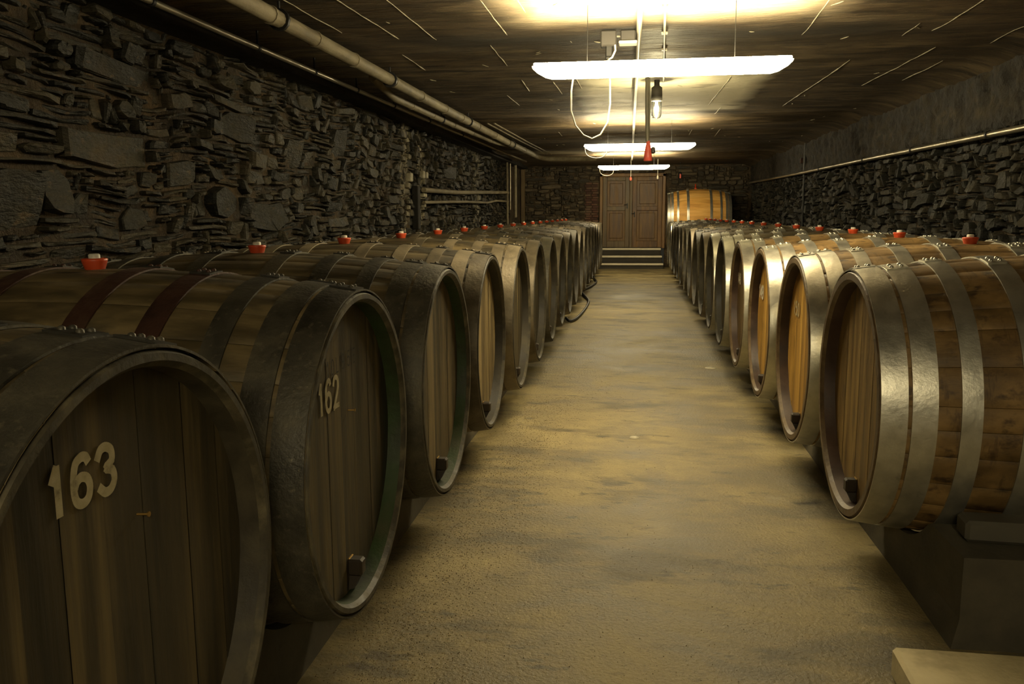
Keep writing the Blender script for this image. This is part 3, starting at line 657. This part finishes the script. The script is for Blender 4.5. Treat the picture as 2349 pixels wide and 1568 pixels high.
lamp(-.035,22.0,1.07,'farthest strip lamp, just in front of the double door',1.77,0,loop((-.88,21.95,1.1),(-.53,21.95,1.08),.92))
lamp(.15,-1.7,.93,'strip lamp over the aisle behind the viewpoint')

# junction boxes, plug, conduit
o=thing('junction_box','grey ceiling junction box with the near lamp plugged into it','junction box',(-.22,7.02,1.29))
mb=MB(); mb.bbox((-.22,7.02,1.345),(.125,.12,.12),.01); W(mb,'box_body',M['boxgrey'],o)
mb=MB(); mb.bbox((-.215,7.0,1.25),(.055,.06,.09),.008); mb.bbox((-.225,7.0,1.205),(.035,.04,.04),.006); W(mb,'black_plug',M['black'],o)
mb=MB(); mb.tube([(-.17,6.97,1.3),(-.165,6.96,1.25),(-.19,6.97,1.2),(-.222,6.99,1.185)],.008,6); W(mb,'cable_clip',M['white'],o)
o=thing('junction_box','second ceiling box with a white cover, right of the plugged grey box','junction box',(-.07,7.04,1.31))
mb=MB(); mb.bbox((-.07,7.04,1.365),(.12,.11,.09),.01); W(mb,'box_body',M['boxgrey'],o)
mb=MB(); mb.bbox((-.07,7.02,1.312),(.14,.13,.022),.006); W(mb,'box_cover',M['housing'],o)
mb=MB(); pts=[(.02-.006*(y-6),y,ceil_z(.02,y)-.022) for y in [k*.3 for k in range(-10,80)]]; mb.tube(pts,.020,8)
tag(W(mb,'cable_conduit',M['cable_w']),'pale cable conduit running along the middle of the ceiling','conduit')
mb=MB(); pts=[(.18+.03*(y-6),y,ceil_z(.2,y)-.014) for y in [k*.25 for k in range(16,40)]]; mb.tube(pts,.010,8)
for k in (5.6,6.3,7.2,8.0): mb.bbox((.18+.03*(k-6),k,ceil_z(.2,k)-.01),(.05,.03,.02),.004)
tag(W(mb,'ceiling_cable',M['cable_w']),'thin pale ceiling cable with clips right of the conduit','cable')
mb=MB(); mb.tube([(-.16,7.04,1.37),(-.13,7.04,1.37)],.008,6); 
tag(W(mb,'box_link_cable',M['cable_w']),'short cable between the two ceiling boxes','cable')
# hanging red plug with cable
o=thing('power_plug','red industrial plug hanging on a grey cable from the ceiling','plug',(.135,9.3,.545))
mb=MB(); mb.tube([(.11,9.3,1.46),(.113,9.3,1.2),(.118,9.3,.95),(.125,9.3,.74)],.020,8); mb.tube([(.13,9.31,1.46),(.142,9.31,1.1),(.135,9.31,.8),(.128,9.3,.73)],.010,8); W(mb,'plug_cable',M['cable_g'],o)
mb=MB(); mb.lathe([(.75,.016),(.72,.022),(.66,.034),(.60,.040),(.545,.046),(.54,.04),(.54,0)],20,'z',(.132,9.3,0)); W(mb,'plug_body',M['plugred'],o)
mb=MB(); mb.bbox((.185,9.3,.65),(.045,.05,.07),.012); W(mb,'plug_lid',M['boxgrey'],o)
# glass jar lamp
o=thing('bulkhead_lamp','small lit clear glass jar lamp hanging under a dark cap','lamp',(.207,9.7,1.03))
mb=MB(); mb.lathe([(1.42,.03),(1.36,.03),(1.34,.058),(1.20,.062),(1.195,0)],20,'z',(.22,9.7,0)); W(mb,'lamp_cap',M['boxgrey'],o)
mb=MB(); mb.lathe([(1.20,.052),(1.18,.056),(1.05,.054),(1.02,.04),(1.01,0)],20,'z',(.22,9.7,0)); mb.lathe([(1.20,.048),(1.18,.052),(1.052,.050),(1.026,.036),(1.016,0)],20,'z',(.22,9.7,0)); W(mb,'glass_jar',M['glass'],o)
mb=MB(); mb.lathe([(1.19,.012),(1.16,.014),(1.13,.024),(1.10,.022),(1.085,0)],14,'z',(.22,9.7,0)); W(mb,'bulb',M['bulb'],o)
# small hanging things near the door
o=thing('pull_cord','pale cord with a red handle hanging in front of the door','cord',(-.11,23.5,.88))
mb=MB(); mb.tube([(-.11,23.5,1.42),(-.11,23.5,.95)],.008,6); W(mb,'cord',M['cable_w'],o); mb=MB(); mb.lathe([(.96,.01),(.93,.03),(.87,.03),(.86,0)],12,'z',(-.11,23.5,0)); W(mb,'cord_handle',M['plugred'],o)
mb=MB(); mb.tube([(.60,23.5,1.42),(.60,23.5,.99)],.008,6); mb.lathe([(.99,.01),(.96,.028),(.90,.028),(.89,0)],12,'z',(.60,23.5,0)); tag(W(mb,'pull_cord',M['cable_w']),'white cord with a pale weight hanging right of the door','cord')
o=thing('hanging_lantern','small dark lantern with a red front above the large barrel','lantern',(1.27,25.2,.93))
mb=MB(); mb.lathe([(1.15,0),(1.15,.03),(1.12,.05),(.97,.055),(.94,.03),(.94,0)],16,'z',(1.27,25.2,0)); mb.tube([(1.27,25.2,1.15),(1.27,25.2,1.42)],.006,6); W(mb,'lantern_body',M['black'],o)
mb=MB(); mb.bbox((1.275,25.14,1.03),(.045,.02,.12),.008); W(mb,'lantern_front',M['plugred'],o)

# ------------------------------------------------------------------ pipes
def pipe(name,pts,r,m,label,cat='pipe',bands=(),clips=(),n=12,cm=None):
    o=thing(name,label,cat,pts[0]); mb=MB(); mb.tube(pts,r,n)
    for y in bands:
        for i in range(len(pts)-1):
            if pts[i][1]<=y<=pts[i+1][1]:
                t=(y-pts[i][1])/(pts[i+1][1]-pts[i][1]); c=Vector(pts[i]).lerp(Vector(pts[i+1]),t); mb.tube([c-Vector((0,.02,0)),c+Vector((0,.02,0))],r*1.13,n)
    W(mb,'pipe_run',m,o)
    for y in clips:
        for i in range(len(pts)-1):
            if pts[i][1]<=y<=pts[i+1][1]:
                t=(y-pts[i][1])/(pts[i+1][1]-pts[i][1]); c=Vector(pts[i]).lerp(Vector(pts[i+1]),t); k=MB(); k.tube([c-Vector((0,.015,0)),c+Vector((0,.015,0))],r*1.35,n)
                if name=='wall_pipe': k.box((c.x+.05,c.y,c.z),(.1,.02,.03))
                else: k.box((c.x,c.y,(c.z+1.42)/2),(.012,.02,abs(1.42-c.z)))
                W(k,'pipe_clip',cm or M['black'],o)
    return o
pipe('heating_pipe',[(-2.39,-3,1.30),(-2.39,5,1.30),(-2.38,10,1.30),(-2.33,16,1.30),(-2.22,20.3,1.30),(-2.15,20.5,1.29),(-2.0,20.55,1.27),(-.9,20.6,1.27)],.055,M['pipe_w'],
     'thick pale lagged pipe running along the left of the ceiling',bands=[5.6,6.4,7.3,8.5,9.6,10.8,11.8,13,14.5,16,18],clips=[5.75,8.4,12.3,16.5])
pipe('heating_pipe',[(-2.62,8.6,1.36),(-2.60,9.3,1.25),(-2.56,12,1.25),(-2.48,15.5,1.27),(-2.40,17.5,1.33)],.042,M['pipe_w'],'second pale lagged pipe beside the thick one, starting further back',bands=[10,11,12.2,13.5,15],clips=[11.5])
pipe('steel_pipe',[(-2.93,-3,1.29),(-2.93,6,1.29),(-2.90,13,1.31),(-2.84,20,1.33),(-2.8,22.5,1.34)],.022,M['steel'],'thin shiny steel pipe along the top of the left wall',clips=[5.1,6.6,7.8,9.0,10.4,12.2,14.5])
for dx,z in((.16,1.36),(.26,1.36)):
    pipe('ceiling_tube',[(-2.39+dx,13.2,z),(-2.30+dx,17,z),(-2.18+dx,20.2,z)],.011,M['pipe_w'],'thin pale tube close to the thick pipe, %s'%('next to it' if dx<.2 else 'a hand further right'))
pipe('wall_pipe',[(3.27,2,.70),(3.27,8,.70),(3.27,13,.74),(3.27,18,.77),(3.27,25.8,.84)],.030,M['steel'],'long steel pipe clipped along the right wall',clips=[8.75,11.0,13.2,16.2],bands=[12,9.8])
def wpipe(pts,r,label,m): mb=MB(); mb.tube(pts,r,10); tag(W(mb,'wall_pipe',m),label,'pipe')
wpipe([(-3.30,13.4,.38),(-3.30,16,.40),(-3.3,18.5,.46),(-3.30,22.6,.55)],.040,'upper pale pipe crossing the left wall horizontally',M['pipe_w'])
wpipe([(-3.30,13.4,.185),(-3.30,15.5,.22),(-3.3,17,.24),(-3.30,19.4,.25),(-3.30,20.6,.31),(-3.30,22.6,.32)],.026,'lower thin pale pipe crossing the left wall horizontally',M['pipe_w'])
wpipe([(-3.28,22.35,1.4),(-3.28,22.35,-.5)],.03,'vertical pipe on the left wall where the horizontal pipes end',M['pipe_w'])
wpipe([(-3.28,22.9,1.4),(-3.28,22.9,.1)],.022,'thin vertical pipe between two thicker ones on the far left wall',M['steel'])
wpipe([(-3.25,23.7,1.4),(-3.25,23.7,-.1)],.042,'thick vertical pipe at the far left corner',M['pipe_w'])
mb=MB(); mb.bbox((-3.36,26.2,.1),(.12,.12,2.6),.01); tag(W(mb,'timber_post',M['door_g']),'brown timber post in the far left corner','post')
# slotted pier details on the left wall
mb=MB(); mb.bbox((-3.36,13.15,.1),(.10,.16,.66),.01); tag(W(mb,'slot_shade',M['shade_dark']),'tall narrow slot in the lime-stained part of the left wall, shade drawn as black panel','panel')  # black box puts the slot's shade into its colour
R=random.Random(9)
for k,(y,z,w,h) in enumerate(((13.50,.62,.10,.12),(13.72,.62,.10,.10),(13.50,.30,.07,.06),(13.62,.30,.07,.06),(12.72,.55,.14,.13),(13.55,.15,.05,.08))):
    mb=MB(); mb.bbox((-3.345,y,z),(.08,w,h),.012); tag(W(mb,'lime_lump',M['lime']),['upper left of the pair of white lime blocks on the left wall','upper right of the pair of white lime blocks on the left wall','left one of two small white lime blocks beside the upper wall pipe','right one of two small white lime blocks beside the upper wall pipe','white lime block left of the narrow dark slot','smallest white lime block beside the lower wall pipe'][k],'lime block','white lime blocks on the left wall')
mb=MB(); mb.bbox((3.31,18.2,1.02),(.06,.08,.10),.01); tag(W(mb,'switch_box',M['rust']),'small reddish box on the right wall above the pipe','box')
mb=MB(); mb.tube([(3.34,18.0,1.4),(3.34,18.0,-.6)],.025,8); tag(W(mb,'recess_strip',M['black']),'dark vertical recess in the right wall behind the pipe, drawn as a black tube','conduit')  # black tube stands in for the shade of a wall recess

# ------------------------------------------------------------------ floor things
hp=[(-1.0,12.9,ZF+.05),(-.93,12.75,ZF+.025),(-.85,13.2,ZF+.025),(-.80,14.4,ZF+.025),(-.80,15.6,ZF+.025),(-.86,16.2,ZF+.025),(-1.0,17.2,ZF+.03),(-1.04,18.0,ZF+.03),(-.92,19.0,ZF+.03),(-.86,20.2,ZF+.03),(-.95,21.2,ZF+.03),(-1.0,21.8,ZF+.05)]
Q=[]
for i in range(len(hp)-1):
    p=[Vector(hp[max(0,min(len(hp)-1,j))]) for j in(i-1,i,i+1,i+2)]
    for t in(0,.25,.5,.75): Q.append(.5*((2*p[1])+(p[2]-p[0])*t+(2*p[0]-5*p[1]+4*p[2]-p[3])*t*t+(3*p[1]-p[0]-3*p[2]+p[3])*t**3))
Q=[Vector((p.x,p.y,max(p.z,floor_z(p.x,p.y)+.021))) for p in Q]
mb=MB(); mb.tube(Q,.021,8); tag(W(mb,'rubber_hose',M['black']),'black rubber hose lying on the floor along the left barrels','hose')
for (x,y,s,lb) in ((.825,9.15,.06,'white scrap on the floor near the right barrels'),(.024,6.16,.035,'white scrap in the middle of the aisle floor')):
    mb=MB(); n=12; z=floor_z(x,y); mb.lathe([(z+.001,s*1.0),(z+.006,s*.9),(z+.008,0)],n,'z',(x,y,0)); tag(W(mb,'floor_scrap',M['lime']),lb,'scrap','white scraps on the floor')
# grit
mb=MB(); R=random.Random(12)
for k in range(9000):
    y=2.2+5.3*R.random()**1.2; e=R.gauss(0,.16); x=-.93+.10*(y-2.2)/2+e
    if R.random()<.25: x=R.uniform(-.95,1.0); y=R.uniform(2.6,9)
    if x<-1.12: continue
    s=R.uniform(.0010,.0034); z=floor_z(x,y)
    a=R.random()*6
    mb.add([(x+s*math.cos(a),y+s*math.sin(a),z),(x+s*math.cos(a+2.1),y+s*math.sin(a+2.1),z),(x+s*math.cos(a+4.2),y+s*math.sin(a+4.2),z),(x,y,z+s*1.3)],[(0,1,3),(1,2,3),(2,0,3)])
tag(W(mb,'floor_grit',M['grit']),'loose brown grit scattered on the floor beside the left barrels','grit',None,'stuff')

# ------------------------------------------------------------------ camera, world
f,yaw,pit,roll=1964.92,0.1411744,-0.1484663,-0.0055479
cy,sy=math.cos(yaw),math.sin(yaw)
fw=Vector((-sy*math.cos(pit),cy*math.cos(pit),math.sin(pit))); rt=Vector((cy,sy,0)); up=rt.cross(fw)
c,s=math.cos(roll),math.sin(roll); r2=rt*c+up*s; u2=up*c-rt*s
cam=bpy.data.cameras.new('camera'); co=bpy.data.objects.new('camera',cam); COL.objects.link(co)
mw=Matrix((r2,u2,-fw)).transposed().to_4x4(); mw.translation=T((0,0,0)); co.matrix_world=mw
cam.sensor_width=36; cam.lens=36*f/2349; cam.clip_start=.05; cam.clip_end=100
sc=bpy.context.scene; sc.camera=co
w=bpy.data.worlds.new('world'); sc.world=w; w.use_nodes=True; w.node_tree.nodes['Background'].inputs[0].default_value=(.02,.018,.012,1); w.node_tree.nodes['Background'].inputs[1].default_value=.3
sc.view_settings.view_transform='Standard'; sc.view_settings.look='None'; sc.view_settings.exposure=1.65; sc.view_settings.gamma=1
sc.cycles.max_bounces=5; sc.cycles.diffuse_bounces=3; sc.cycles.glossy_bounces=2; sc.cycles.transmission_bounces=2; sc.cycles.transparent_max_bounces=4; sc.cycles.sample_clamp_indirect=6
sc.cycles.use_adaptive_sampling=True; sc.cycles.adaptive_threshold=.045; sc.cycles.adaptive_min_samples=16; sc.cycles.use_denoising=True
for m in bpy.data.materials:
    if 'colsock' in m: del m['colsock']
for o in bpy.data.objects:
    if 'o' in o: del o['o']
